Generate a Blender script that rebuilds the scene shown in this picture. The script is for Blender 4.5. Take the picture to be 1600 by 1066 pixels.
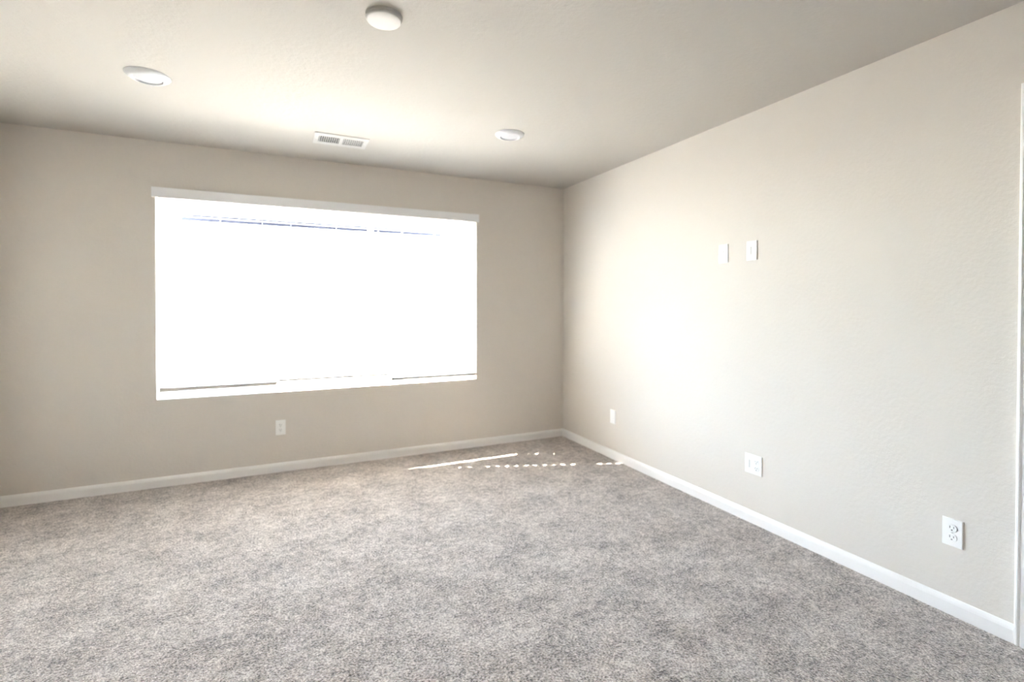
import bpy, bmesh, math, random
from mathutils import Vector, Matrix

for o in list(bpy.data.objects):
    bpy.data.objects.remove(o, do_unlink=True)
scene = bpy.context.scene
COL = scene.collection

# ------------------------------------------------------------------ camera
F_PX = 772.26                                  # focal length in pixels of the 1600x1066 frame
cd = bpy.data.cameras.new('camera')
cam = bpy.data.objects.new('camera', cd); COL.objects.link(cam)
cd.sensor_fit = 'HORIZONTAL'; cd.sensor_width = 36.0
cd.lens = F_PX / 1600 * 36
cd.shift_y = -45.87 / 1600
cd.clip_start = 0.02; cd.clip_end = 300
yaw, pitch, roll = 0.4394, 0.0118, 0.0017
fw = Vector((math.sin(yaw)*math.cos(pitch), math.cos(yaw)*math.cos(pitch), -math.sin(pitch)))
rt = Vector((math.cos(yaw), -math.sin(yaw), 0)); up = rt.cross(fw)
r2 = rt*math.cos(roll) + up*math.sin(roll); u2 = -rt*math.sin(roll) + up*math.cos(roll)
m = Matrix((r2, u2, -fw)).transposed().to_4x4()
m.translation = Vector((-2.5425, -4.2139, 1.2877))
cam.matrix_world = m
cd.dof.use_dof = True; cd.dof.focus_distance = 1.35; cd.dof.aperture_fstop = 2.6
scene.camera = cam

# ------------------------------------------------------------------ sky, sun, exposure
ELEV = math.atan(1.75*0.350)
SUN_DIR = Vector((0.9367, -0.350, -math.tan(ELEV))).normalized()     # travel of the light
w = bpy.data.worlds.new('world'); scene.world = w; w.use_nodes = True
nt = w.node_tree; nt.nodes.clear()
sky = nt.nodes.new('ShaderNodeTexSky'); sky.sky_type = 'NISHITA'; sky.sun_disc = False
sky.sun_elevation = ELEV
sky.sun_rotation = math.atan2(-SUN_DIR.x, -SUN_DIR.y)
sky.altitude = 1600
bg = nt.nodes.new('ShaderNodeBackground'); bg.inputs['Strength'].default_value = 0.3
out = nt.nodes.new('ShaderNodeOutputWorld')
bg2 = nt.nodes.new('ShaderNodeBackground'); bg2.inputs['Color'].default_value = (.76, .87, 1.0, 1)     # thin bright haze over the whole sky
bg2.inputs['Strength'].default_value = 5.7
ad = nt.nodes.new('ShaderNodeAddShader')
nt.links.new(sky.outputs[0], bg.inputs[0]); nt.links.new(bg.outputs[0], ad.inputs[0])
nt.links.new(bg2.outputs[0], ad.inputs[1]); nt.links.new(ad.outputs[0], out.inputs[0])
sl = bpy.data.lights.new('sun', 'SUN'); sl.energy = 38.0; sl.angle = math.radians(0.4); sl.color = (1.0, 0.925, 0.83)
sun = bpy.data.objects.new('sun', sl); COL.objects.link(sun)
sun.rotation_euler = SUN_DIR.to_track_quat('-Z', 'Y').to_euler()
sun.location = (-9, 4, 6)
vs = scene.view_settings
vs.view_transform = 'Standard'; vs.look = 'None'; vs.gamma = 1.0; vs.use_curve_mapping = False
vs.exposure = 3.13
scene.cycles.max_bounces = 16
scene.cycles.diffuse_bounces = 10
scene.cycles.transparent_max_bounces = 16
scene.cycles.sample_clamp_indirect = 12.0

# ------------------------------------------------------------------ materials
def mat(name, col, rough=0.5, spec=0.5):
    mt = bpy.data.materials.new(name); mt.use_nodes = True
    b = mt.node_tree.nodes['Principled BSDF']
    b.inputs['Base Color'].default_value = (*col, 1); b.inputs['Roughness'].default_value = rough
    b.inputs['Specular IOR Level'].default_value = spec
    return mt
def noise(nt, scale, detail=3, rough=0.5, coord=None):
    if coord is None:
        coord = nt.nodes.new('ShaderNodeTexCoord').outputs['Object']
    n = nt.nodes.new('ShaderNodeTexNoise'); n.inputs['Scale'].default_value = scale
    n.inputs['Detail'].default_value = detail; n.inputs['Roughness'].default_value = rough
    nt.links.new(coord, n.inputs['Vector']); return n
def textured(mt, scale, strength, dist):
    """orange-peel drywall texture"""
    nt = mt.node_tree; b = nt.nodes['Principled BSDF']
    n = noise(nt, scale, 4, .6)
    bp = nt.nodes.new('ShaderNodeBump'); bp.inputs['Strength'].default_value = strength
    bp.inputs['Distance'].default_value = dist
    nt.links.new(n.outputs['Fac'], bp.inputs['Height']); nt.links.new(bp.outputs[0], b.inputs['Normal'])
    return mt
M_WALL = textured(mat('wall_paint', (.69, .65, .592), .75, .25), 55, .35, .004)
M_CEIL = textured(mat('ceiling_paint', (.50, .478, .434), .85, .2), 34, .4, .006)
M_TRIM = mat('white_trim_paint', (.86, .85, .83), .35, .5)
M_PLATE = mat('white_plastic', (.90, .90, .88), .3, .5)
M_SLOT = mat('dark_slot', (.06, .055, .05), .6)
M_DUCT = mat('dark_duct', (.05, .045, .04), .8)
M_METAL = mat('white_enamel', (.56, .55, .52), .5, .25)
M_SMOKE = mat('ivory_plastic', (.54, .525, .49), .5, .3)
M_FIX = mat('white_fixture_enamel', (.70, .70, .70), .4)
M_SCREW = mat('screw_paint', (.75, .74, .72), .35)
M_BLIND = mat('white_blind_vinyl', (.74, .735, .73), .7, .2)
M_VAL = mat('white_valance_vinyl', (.86, .865, .88), .5)
M_RAIL = mat('blind_rail_vinyl', (.58, .55, .50), .5)
M_CORD = mat('white_cord', (.8, .8, .78), .8)
M_VINYL = mat('white_window_vinyl', (.85, .85, .85), .4)
M_LENS = mat('frosted_lens', (.64, .64, .65), .4)
M_DOOR = mat('door_paint', (.84, .83, .81), .4)
M_KNOB = mat('satin_nickel', (.55, .53, .5), .3); M_KNOB.node_tree.nodes['Principled BSDF'].inputs['Metallic'].default_value = 1
M_STUCCO = mat('pale_siding', (.70, .68, .64), .8)
M_ROOF = mat('grey_shingles', (.30, .29, .28), .9)
M_FASCIA = mat('slate_fascia', (.035, .040, .060), .6, .2)
M_AWN = mat('pale_awning_metal', (.25, .245, .25), .7)
M_FENCE = mat('cedar_fence', (.50, .42, .34), .8)
M_GRASS = textured(mat('pale_gravel', (.24, .225, .205), .95), 12, .6, .03)
M_BLOCKER = mat('blocker_grey', (.42, .40, .38), .8)  # for the added outdoor light blockers

# glass: mostly clear with a fresnel sheen
M_GLASS = bpy.data.materials.new('clear_glass'); M_GLASS.use_nodes = True
gn = M_GLASS.node_tree; gn.nodes.clear()
go = gn.nodes.new('ShaderNodeOutputMaterial'); mx = gn.nodes.new('ShaderNodeMixShader')
tr = gn.nodes.new('ShaderNodeBsdfTransparent'); tr.inputs[0].default_value = (.96, .96, .955, 1)
gl = gn.nodes.new('ShaderNodeBsdfGlossy'); gl.inputs['Roughness'].default_value = .02
fr = gn.nodes.new('ShaderNodeFresnel'); fr.inputs['IOR'].default_value = 1.3
gg = gn.nodes.new('ShaderNodeNewGeometry'); inv = gn.nodes.new('ShaderNodeMath'); inv.operation = 'SUBTRACT'; inv.inputs[0].default_value = 1
gn.links.new(gg.outputs['Backfacing'], inv.inputs[1])
ml = gn.nodes.new('ShaderNodeMath'); ml.operation = 'MULTIPLY'      # a sheen where the light enters the pane only
gn.links.new(fr.outputs[0], ml.inputs[0]); gn.links.new(inv.outputs[0], ml.inputs[1]); gn.links.new(ml.outputs[0], mx.inputs[0]); gn.links.new(tr.outputs[0], mx.inputs[1]); gn.links.new(gl.outputs[0], mx.inputs[2])
gn.links.new(mx.outputs[0], go.inputs[0])

# carpet: flecked cut pile
M_CARPET = bpy.data.materials.new('flecked_carpet'); M_CARPET.use_nodes = True
cn = M_CARPET.node_tree; cb = cn.nodes['Principled BSDF']
cb.inputs['Roughness'].default_value = .95; cb.inputs['Specular IOR Level'].default_value = .1
cb.inputs['Sheen Weight'].default_value = .5; cb.inputs['Sheen Roughness'].default_value = .5
tc = cn.nodes.new('ShaderNodeTexCoord').outputs['Object']
n1 = noise(cn, 112, 3, .7, tc)                     # tufts
n2 = noise(cn, 5.5, 5, .62, tc)                     # footprints / pile direction
n3 = noise(cn, 30, 3, .6, tc)                      # clumps
v1 = cn.nodes.new('ShaderNodeTexVoronoi'); v1.inputs['Scale'].default_value = 190; cn.links.new(tc, v1.inputs['Vector'])
r1 = cn.nodes.new('ShaderNodeValToRGB')
e = r1.color_ramp.elements
e[0].position = .33; e[0].color = (.055, .043, .034, 1)
e[1].position = .68; e[1].color = (.80, .73, .665, 1)
mid = e.new(.5); mid.color = (.41, .355, .308, 1)
def mathn(op, a, b, c=None):
    n = cn.nodes.new('ShaderNodeMath'); n.operation = op
    for i, x in enumerate((a, b, c)):
        if x is None: continue
        if isinstance(x, (int, float)): n.inputs[i].default_value = x
        else: cn.links.new(x, n.inputs[i])
    return n.outputs[0]
big = mathn('MULTIPLY_ADD', n2.outputs['Fac'], .36, -.18)
cl = mathn('MULTIPLY_ADD', n3.outputs['Fac'], .42, -.21)
f = mathn('ADD', n1.outputs['Fac'], mathn('ADD', big, cl))
cn.links.new(f, r1.inputs[0]); cn.links.new(r1.outputs[0], cb.inputs['Base Color'])
h = mathn('ADD', mathn('MULTIPLY', n1.outputs['Fac'], 1.0), mathn('SUBTRACT', mathn('MULTIPLY', n3.outputs['Fac'], .6), mathn('MULTIPLY', v1.outputs['Distance'], .6)))
bp = cn.nodes.new('ShaderNodeBump'); bp.inputs['Strength'].default_value = .9; bp.inputs['Distance'].default_value = .008
cn.links.new(h, bp.inputs['Height']); cn.links.new(bp.outputs[0], cb.inputs['Normal'])

# ------------------------------------------------------------------ mesh helpers
def box(bm, x0, x1, y0, y1, z0, z1, bev=0.0):
    vs_ = [bm.verts.new(p) for p in ((x0,y0,z0),(x1,y0,z0),(x1,y1,z0),(x0,y1,z0),(x0,y0,z1),(x1,y0,z1),(x1,y1,z1),(x0,y1,z1))]
    fs = [bm.faces.new([vs_[i] for i in q]) for q in ((0,3,2,1),(4,5,6,7),(0,1,5,4),(1,2,6,5),(2,3,7,6),(3,0,4,7))]
    if bev:
        es = list({e for f in fs for e in f.edges})
        bmesh.ops.bevel(bm, geom=es, offset=bev, segments=2, affect='EDGES', profile=.7)
def lathe(bm, prof, seg=64, axis='Z'):
    """closed-revolution of (radius, z) pairs; a radius of 0 closes the end"""
    rings = []
    for r, z in prof:
        if r == 0: rings.append([bm.verts.new((0, 0, z))])
        else: rings.append([bm.verts.new((r*math.cos(2*math.pi*i/seg), r*math.sin(2*math.pi*i/seg), z)) for i in range(seg)])
    for a, b in zip(rings, rings[1:]):
        for i in range(seg):
            j = (i+1) % seg
            if len(a) == 1: bm.faces.new((a[0], b[i], b[j]))
            elif len(b) == 1: bm.faces.new((a[i], a[j], b[0]))
            else: bm.faces.new((a[i], a[j], b[j], b[i]))
def extrude_profile(bm, prof, p0, p1, normal, flat_top=False):
    """sweep a closed (depth, height) profile from p0 to p1; depth runs along normal, height along z"""
    n = Vector(normal)
    ra = [bm.verts.new(Vector(p0) + n*d + Vector((0,0,z))) for d, z in prof]
    rb = [bm.verts.new(Vector(p1) + n*d + Vector((0,0,z))) for d, z in prof]
    k = len(prof)
    for i in range(k):
        bm.faces.new((ra[i], ra[(i+1) % k], rb[(i+1) % k], rb[i]))
    bm.faces.new(ra[::-1]); bm.faces.new(rb)
def obj(name, bm, material, parent=None, smooth=False):
    bmesh.ops.recalc_face_normals(bm, faces=bm.faces[:])
    me = bpy.data.meshes.new(name); bm.to_mesh(me); bm.free()
    if material: me.materials.append(material)
    if smooth:
        me.polygons.foreach_set('use_smooth', [True]*len(me.polygons))
        me.update()
        try: me.set_sharp_from_angle(angle=math.radians(35))
        except Exception: pass
    o = bpy.data.objects.new(name, me); COL.objects.link(o)
    if parent: o.parent = parent
    return o
def boxobj(name, boxes, material, parent=None, bev=0.0):
    bm = bmesh.new()
    for b in boxes: box(bm, *b, bev)
    return obj(name, bm, material, parent)
def struct(o): o['kind'] = 'structure'; return o
def thing(name, label, cat, loc, rot=(0,0,0), group=None):
    o = bpy.data.objects.new(name, None); COL.objects.link(o); o.empty_display_size = .05
    o.location = loc; o.rotation_euler = rot; o['label'] = label; o['category'] = cat
    if group: o['group'] = group
    return o

# ------------------------------------------------------------------ room shell
H = 2.44
XL, YF = -4.165, -8.2           # left wall, wall behind the camera
T = .14
WX0, WX1, WZ0, WZ1 = -3.330, -0.921, 0.617, 2.085      # window opening
struct(boxobj('floor', [(XL-T, .0+T, YF-T, T, -.12, 0)], M_CARPET))
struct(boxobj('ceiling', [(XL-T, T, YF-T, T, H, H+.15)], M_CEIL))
struct(boxobj('wall_back', [(XL-T, WX0, 0, T, 0, H), (WX1, T, 0, T, 0, H), (WX0, WX1, 0, T, 0, WZ0), (WX0, WX1, 0, T, WZ1, H)], M_WALL))
DY0, DY1, DZ = -3.392, -4.205, 2.072                    # doorway in the right wall
struct(boxobj('wall_right', [(0, T, DY0, 0, 0, H), (0, T, YF-T, DY1, 0, H), (0, T, DY1, DY0, DZ, H)], M_WALL))
struct(boxobj('wall_left', [(XL-T, XL, YF-T, 0, 0, H)], M_WALL))
struct(boxobj('wall_front', [(XL, 0, YF-T, YF, 0, H)], M_WALL))

BASE = [(0, 0), (.013, 0), (.013, .050), (.011, .058), (.0085, .0635), (.005, .069), (0, .071)]
def base(name, segs):
    bm = bmesh.new()
    for p0, p1, n in segs: extrude_profile(bm, BASE, p0, p1, n)
    return struct(obj(name, bm, M_TRIM))
base('baseboard_back', [((XL, 0, 0), (0, 0, 0), (0, -1, 0))])
base('baseboard_right', [((0, -.013, 0), (0, DY0+.057, 0), (-1, 0, 0)), ((0, DY1-.057, 0), (0, YF, 0), (-1, 0, 0))])
base('baseboard_left', [((XL, YF, 0), (XL, -.013, 0), (1, 0, 0))])
base('baseboard_front', [((XL+.013, YF, 0), (-.013, YF, 0), (0, 1, 0))])

# door casing (moulded) + jamb + slab
def casing_profile():
    return [(0, 0), (.010, 0), (.0155, .004), (.0165, .010), (.0145, .0145), (.0110, .0160), (.0110, .0185), (.0140, .0205), (.0120, .045), (.009, .055), (0, .057)]
bm = bmesh.new()
prof = casing_profile()                                 # (depth into room, distance from the outer edge)
def casing_loop(bm):
    o0, o1, zt = DY0+.057, DY1-.057, DZ+.057
    paths = []
    for d, s in prof:
        paths.append([bm.verts.new(p) for p in ((-d, o0-s, 0), (-d, o0-s, zt-s), (-d, o1+s, zt-s), (-d, o1+s, 0))])
    k = len(paths)
    for i in range(k):
        a, b = paths[i], paths[(i+1) % k]
        for j in range(3):
            bm.faces.new((a[j], a[j+1], b[j+1], b[j]))
    bm.faces.new([p[0] for p in paths]); bm.faces.new([p[3] for p in paths][::-1])
casing_loop(bm)
struct(obj('trim_1', bm, M_TRIM))
struct(boxobj('trim_2', [(0, T, DY0-.018, DY0, 0, DZ-.018), (0, T, DY1, DY1+.018, 0, DZ-.018), (0, T, DY1, DY0, DZ-.018, DZ)], M_TRIM))
bm = bmesh.new()
box(bm, .05, .085, DY1+.021, DY0-.021, .012, DZ-.021)
for (a, b) in ((.20, .95), (1.12, 1.90)):
    for (c, d) in ((DY1+.12, (DY0+DY1)/2-.05), ((DY0+DY1)/2+.05, DY0-.12)):
        box(bm, .044, .052, c, d, a, b, .004)
door = struct(obj('door_1', bm, M_DOOR))
bm = bmesh.new(); lathe(bm, [(0, 0), (.03, 0), (.03, .006), (.012, .010), (.011, .035), (.026, .045), (.028, .058), (.02, .068), (0, .070)], 32)
k = obj('door_knob', bm, M_KNOB, door, True); k.rotation_euler = (0, -math.pi/2, 0); k.location = (.05, DY1+.085, .93)

# ------------------------------------------------------------------ window
win = struct(boxobj('window_1', [(WX0, WX1, .086, .136, WZ0, WZ0+.045), (WX0, WX1, .086, .136, WZ1-.045, WZ1),
                                 (WX0, WX0+.045, .086, .136, WZ0+.045, WZ1-.045), (WX1-.045, WX1, .086, .136, WZ0+.045, WZ1-.045)], M_VINYL))
for xm in (-1.84,):
    boxobj('mullion', [(xm-.022, xm+.022, .090, .132, WZ0+.045, WZ1-.045)], M_VINYL, win)
for a, b in ((WX0+.045, -1.862), (-1.818, WX1-.045)):
    boxobj('glass_pane', [(a, b, .110, .113, WZ0+.045, WZ1-.045)], M_GLASS, win)
struct(boxobj('trim_3', [(WX0, WX1, 0.0, .086, WZ0-.0, WZ0+.004)], M_TRIM))    # painted stool on the bottom of the opening

# ------------------------------------------------------------------ blinds: three slat curtains under one valance
blind = thing('window_blind', 'wide white horizontal-slat blind hanging in the window, under one long white valance', 'window blind', (-2.1255, 0, WZ1))
def bl(name, boxes, material, bev=0.0, parent=blind):
    o = boxobj(name, boxes, material, None, bev)
    for v in o.data.vertices: v.co -= blind.location
    o.parent = parent
    return o
bl('valance', [(-3.350, -0.902, -.022, -.010, 2.046, 2.116), (-3.350, -3.342, -.010, -.0005, 2.046, 2.116), (-.910, -.902, -.010, -.0005, 2.046, 2.116)], M_VAL, .0025)
PITCH, BY = .0465, .004
HALF = .0205
G1 = {3: .5, 4: .6, 6: 1, 7: 1, 8: 1, 9: .85, 10: 1.1, 11: 1, 12: 1, 13: .6, 14: .9, 15: 1.2, 18: .8, 19: 1, 20: 1}
G2 = {0: 1, 1: .9, 3: .5}
sections = [(-3.312, -2.5605, .676, .027), (-2.5605, -1.6955, .702, .017), (-1.6955, -.929, .656, .025)]
rnd = random.Random(4)
for si, (xa, xb, zr, rh) in enumerate(sections):
    bl('head_rail', [(xa+.004, xb-.004, -.008, .050, 2.045, 2.083)], M_RAIL)
    n = 31
    bm = bmesh.new()
    for i in range(n):
        z = .718 + PITCH*i
        if z > 2.035 or z < zr+.02: continue
        gl_ = G1 if si < 2 else G2
        gr_ = G1 if si == 0 else (G2 if si == 1 else {})
        a = xa + (.013*gl_.get(i, 0) if si > 0 else .0)
        b = xb - (.013*gr_.get(i, 0) if si < 2 else .0)
        # slightly crowned slat cross-section
        prof = []
        for s in range(7):
            t = -1 + 2*s/6
            prof.append((BY + HALF*t, z + .0014*(1-t*t)))
        low = [(y, zz-.0020) for y, zz in prof][::-1]
        pr = prof + low
        ra = [bm.verts.new((a, y, zz)) for y, zz in pr]; rb = [bm.verts.new((b, y, zz)) for y, zz in pr]
        kk = len(pr)
        for q in range(kk): bm.faces.new((ra[q], ra[(q+1) % kk], rb[(q+1) % kk], rb[q]))
        bm.faces.new(ra[::-1]); bm.faces.new(rb)
    o = obj('slat_panel', bm, M_BLIND)
    for v in o.data.vertices: v.co -= blind.location
    o.parent = blind
    bl('bottom_rail', [(xa+.002, xb-.002, BY-.024, BY+.024, zr, zr+rh)], M_RAIL, .002)
    L = xb - xa
    for lx in (xa+.10, (xa+xb)/2, xb-.10):
        bl('ladder_cord', [(lx-.0012, lx+.0012, BY-HALF-.0022, BY-HALF-.0006, zr+.010, 2.046), (lx-.0012, lx+.0012, BY+HALF+.0006, BY+HALF+.0022, zr+.010, 2.046)], M_CORD)

# ------------------------------------------------------------------ ceiling fixtures
def downlight(name, loc, label, rot):
    t = thing(name, label, 'ceiling light', loc, (0, 0, rot), 'recessed disc lights in the ceiling')
    bm = bmesh.new()
    lathe(bm, [(.050, -.0002), (.098, -.0002), (.0975, -.003), (.093, -.008), (.083, -.015), (.072, -.0205), (.066, -.0215), (.0635, -.0195), (.061, -.011), (.050, -.011)], 80)
    obj('trim_ring', bm, M_FIX, t, True)
    bm = bmesh.new()
    lathe(bm, [(.0605, -.0115), (.0605, -.0140), (.040, -.0163), (.02, -.0173), (0, -.0175)], 64)
    obj('lens', bm, M_LENS, t, True)
    return t
downlight('recessed_light', (-3.137, -1.180, H), 'round white disc light on the ceiling, upper left, left of the smoke detector', 0)
downlight('recessed_light', (-1.139, -1.188, H), 'round white disc light on the ceiling, right of the air vent', .6)

sm = thing('smoke_detector', 'round white domed smoke detector on the ceiling at the top edge', 'smoke detector', (-2.1625, -2.2035, H))
bm = bmesh.new(); lathe(bm, [(0, -.0002), (.072, -.0002), (.072, -.008), (.070, -.010), (0, -.010)], 72); obj('mounting_base', bm, M_SMOKE, sm, True)
bm = bmesh.new(); lathe(bm, [(.067, -.0102), (.0695, -.012), (.0690, -.016), (.066, -.0195), (.062, -.0210), (.03, -.0216), (0, -.0218)], 72); obj('cover', bm, M_SMOKE, sm, True)

# two-way ceiling register
vent = thing('air_vent', 'rectangular white two-way air register in the ceiling above the window', 'air vent', (-2.1505, -.566, H))
VW, VD = .176, .117
bm = bmesh.new()
z0, z1 = -.0050, -.0003
bx0, bx1, by0 = .146, .012, .064
for b in ((-VW, VW, -VD, -by0), (-VW, VW, by0, VD), (-VW, -bx0, -by0, by0), (bx0, VW, -by0, by0), (-bx1, bx1, -by0, by0)):
    box(bm, *b, z0, z1)
obj('face_plate', bm, M_METAL, vent)
boxobj('duct_backing', [(-bx0, -bx1, -by0, by0, -.0016, -.0004), (bx1, bx0, -by0, by0, -.0016, -.0004)], M_DUCT, vent)
for s in (-1, 1):
    bm = bmesh.new()
    n = 10
    for i in range(n):
        x = s*(bx1 + (i+.5)*(bx0-bx1)/n)
        wv = .0042 if s < 0 else .0056
        bb = bmesh.new(); box(bb, -wv, wv, -by0+.0005, by0-.0005, -.0006, .0006)
        bmesh.ops.rotate(bb, verts=bb.verts, cent=(0, 0, 0), matrix=Matrix.Rotation((math.radians(-38) if s < 0 else math.radians(48)), 3, 'Y'))
        bmesh.ops.translate(bb, verts=bb.verts, vec=(x, 0, -.0047))
        tmp = bpy.data.meshes.new('tmp'); bb.to_mesh(tmp); bb.free(); bm.from_mesh(tmp); bpy.data.meshes.remove(tmp)
    lv = obj('louver_bank', bm, M_METAL, vent)
    lv['label'] = 'left bank of dark-gapped louvers' if s < 0 else 'right bank of louvers leaning the other way'
for sx in (-1, 1):
    bm = bmesh.new(); lathe(bm, [(.0045, -.0049), (.0045, -.0058), (.003, -.0066), (0, -.0068)], 20)
    k = obj('screw', bm, M_SCREW, vent, True); k.location = (sx*.161, 0, 0)

# ------------------------------------------------------------------ wall plates (local: x across, z up, -y out of the wall)
def plate(name, label, cat, loc, rot, kinds, group=None, h=.1145, w1=.070):
    t = thing(name, label, cat, loc, rot, group)
    wd = w1 + .046*(len(kinds)-1)
    bm = bmesh.new()
    box(bm, -wd/2, wd/2, -.0062, -.0002, -h/2, h/2)
    es = [e for e in bm.edges if all(v.co.y < -.006 for v in e.verts)]
    bmesh.ops.bevel(bm, geom=es, offset=.0022, segments=3, affect='EDGES')
    obj('cover_plate', bm, M_PLATE, t, True)
    for i, kd in enumerate(kinds):
        cx = (i - (len(kinds)-1)/2)*.046
        if kd == 'duplex':
            for s in (-1, 1):
                bm = bmesh.new(); seg = 40; cz = s*.0195
                def rim(y, g):
                    pts = []
                    for q in range(seg):
                        a = 2*math.pi*q/seg
                        px = .0172*g*math.cos(a); pz = .0172*g*math.sin(a)
                        pz = max(-.0142*g, min(.0142*g, pz))
                        pts.append(bm.verts.new((cx+px, y, cz+pz)))
                    return pts
                a = rim(-.0060, 1.0); b = rim(-.0082, 1.0); c = rim(-.0088, .95)
                for q in range(seg):
                    j = (q+1) % seg
                    bm.faces.new((a[q], a[j], b[j], b[q])); bm.faces.new((b[q], b[j], c[j], c[q]))
                bm.faces.new(c)
                rc = obj('receptacle', bm, M_PLATE, t)
                boxobj('slot', [(cx-.0078, cx-.0055, -.0093, -.0086, cz-.001, cz+.0085), (cx+.0055, cx+.0078, -.0093, -.0086, cz, cz+.0075),
                                (cx-.0024, cx+.0024, -.0093, -.0086, cz-.0100, cz-.0055)], M_SLOT, rc)
            sc_ = [0]
        elif kd == 'decora':
            boxobj('insert', [(cx-.0165, cx+.0165, -.0078, -.0060, -.0335, .0335)], M_PLATE, t, .0008)
            sc_ = [-.0485, .0485]
        elif kd == 'opening':                      # inset pocket with a dark vertical slit
            fr_ = boxobj('insert', [(cx-.0165, cx-.0065, -.0082, -.0060, -.0335, .0335), (cx+.0045, cx+.0165, -.0082, -.0060, -.0335, .0335),
                              (cx-.0065, cx+.0045, -.0082, -.0060, .0240, .0335), (cx-.0065, cx+.0045, -.0082, -.0060, -.0335, -.0240)], M_PLATE, t)
            k = boxobj('slit', [(cx-.0065, cx+.0045, -.0068, -.0062, -.0240, .0240)], M_SLIT, fr_)
            sc_ = [-.0485, .0485]
        elif kd == 'coax':
            bm = bmesh.new(); lathe(bm, [(.0085, .0060), (.0085, .0075), (.0048, .0078), (.0048, .0150), (0, .0150)], 24)
            k = obj('jack', bm, M_JACK, t, True); k.rotation_euler = (math.pi/2, 0, 0); k.location = (cx, 0, .010)
            sc_ = [-.042, .042]
        for z in sc_:
            bm = bmesh.new(); lathe(bm, [(.0032, .0060), (.0032, .0066), (.002, .0072), (0, .0073)], 16)
            k = obj('screw', bm, M_SCREW, t, True); k.rotation_euler = (math.pi/2, 0, 0); k.location = (cx, 0, z)
    return t
M_SLIT = mat('shaded_slit', (.62, .61, .58), .7)
M_JACK = mat('pale_jack', (.84, .83, .82), .4)
RW = (0, 0, -math.pi/2)          # local -y -> world -x (right wall, facing the room)
plate('power_outlet', 'white duplex outlet low on the back wall, below the window', 'outlet', (-2.539, 0, .344), (0, 0, 0), ['duplex'], 'duplex outlets')
plate('power_outlet', 'small white outlet plate low on the right wall, nearest the room corner', 'outlet', (0, -.8135, .353), RW, ['decora'])
plate('power_outlet', 'wide double-gang white plate on the right wall, slotted insert beside a duplex outlet', 'outlet', (0, -2.181, .349), RW, ['opening', 'duplex'])
plate('power_outlet', 'white duplex outlet low on the right wall, nearest the door casing', 'outlet', (0, -3.139, .3435), RW, ['duplex'], 'duplex outlets')
plate('wall_plate', 'plain white jack plate high on the right wall, left one of the pair', 'wall plate', (0, -1.952, 1.6185), RW, ['coax'])
plate('wall_plate', 'white plate with grey vertical slit high on the right wall', 'wall plate', (0, -2.159, 1.618), RW, ['opening'])

# ------------------------------------------------------------------ outdoors
struct(boxobj('ground', [(-40, 40, T, 60, -.5, -.35)], M_GRASS))
struct(boxobj('sun_blocker', [(-3.72, -3.335, T, .285, -.35, 2.30)], M_BLOCKER))    # unseen pier, added to keep sun off the left blind section
struct(boxobj('sky_blocker', [(-9.6, -9.3, -3, 9, -.35, 3.6)], M_BLOCKER))    # unseen wall left of the view, added to block low sky light
fence = thing('garden_fence', 'pale board fence, faintly seen outside through the blind', 'fence', (0, 6, -.35))
bm = bmesh.new()
for i in range(100): box(bm, -9+i*.15, -9+i*.15+.143, -.01, .01, .03, 1.7)
obj('board_panel', bm, M_FENCE, fence)
for z in (.3, 1.4): boxobj('rail', [(-9, 6, .012, .05, z, z+.09)], M_FENCE, fence)
# awning over the window, seen from below through the top of the blind
aw = thing('window_awning', 'pale awning outside, its dark front edge seen through the top of the blind', 'awning', (-2.13, T, 2.34))
bm = bmesh.new()
prf = [(0, 0), (1.0, -.165), (1.0, -.185), (0, -.022)]
for xa in [-1.235 + .3087*i for i in range(8)]:
    ra = [bm.verts.new((xa+.004, y, z)) for y, z in prf]; rb = [bm.verts.new((xa+.3047, y, z)) for y, z in prf]
    for q in range(4): bm.faces.new((ra[q], ra[(q+1) % 4], rb[(q+1) % 4], rb[q]))
    bm.faces.new(ra[::-1]); bm.faces.new(rb)
obj('canopy', bm, M_AWN, aw)
boxobj('front_bar', [(-1.215, 1.215, .955, .985, -.285, -.225)], M_FASCIA, aw, .004)
boxobj('cross_bar', [(-1.23, 1.23, .50, .53, -.155, -.115)], M_FASCIA, aw, .004)
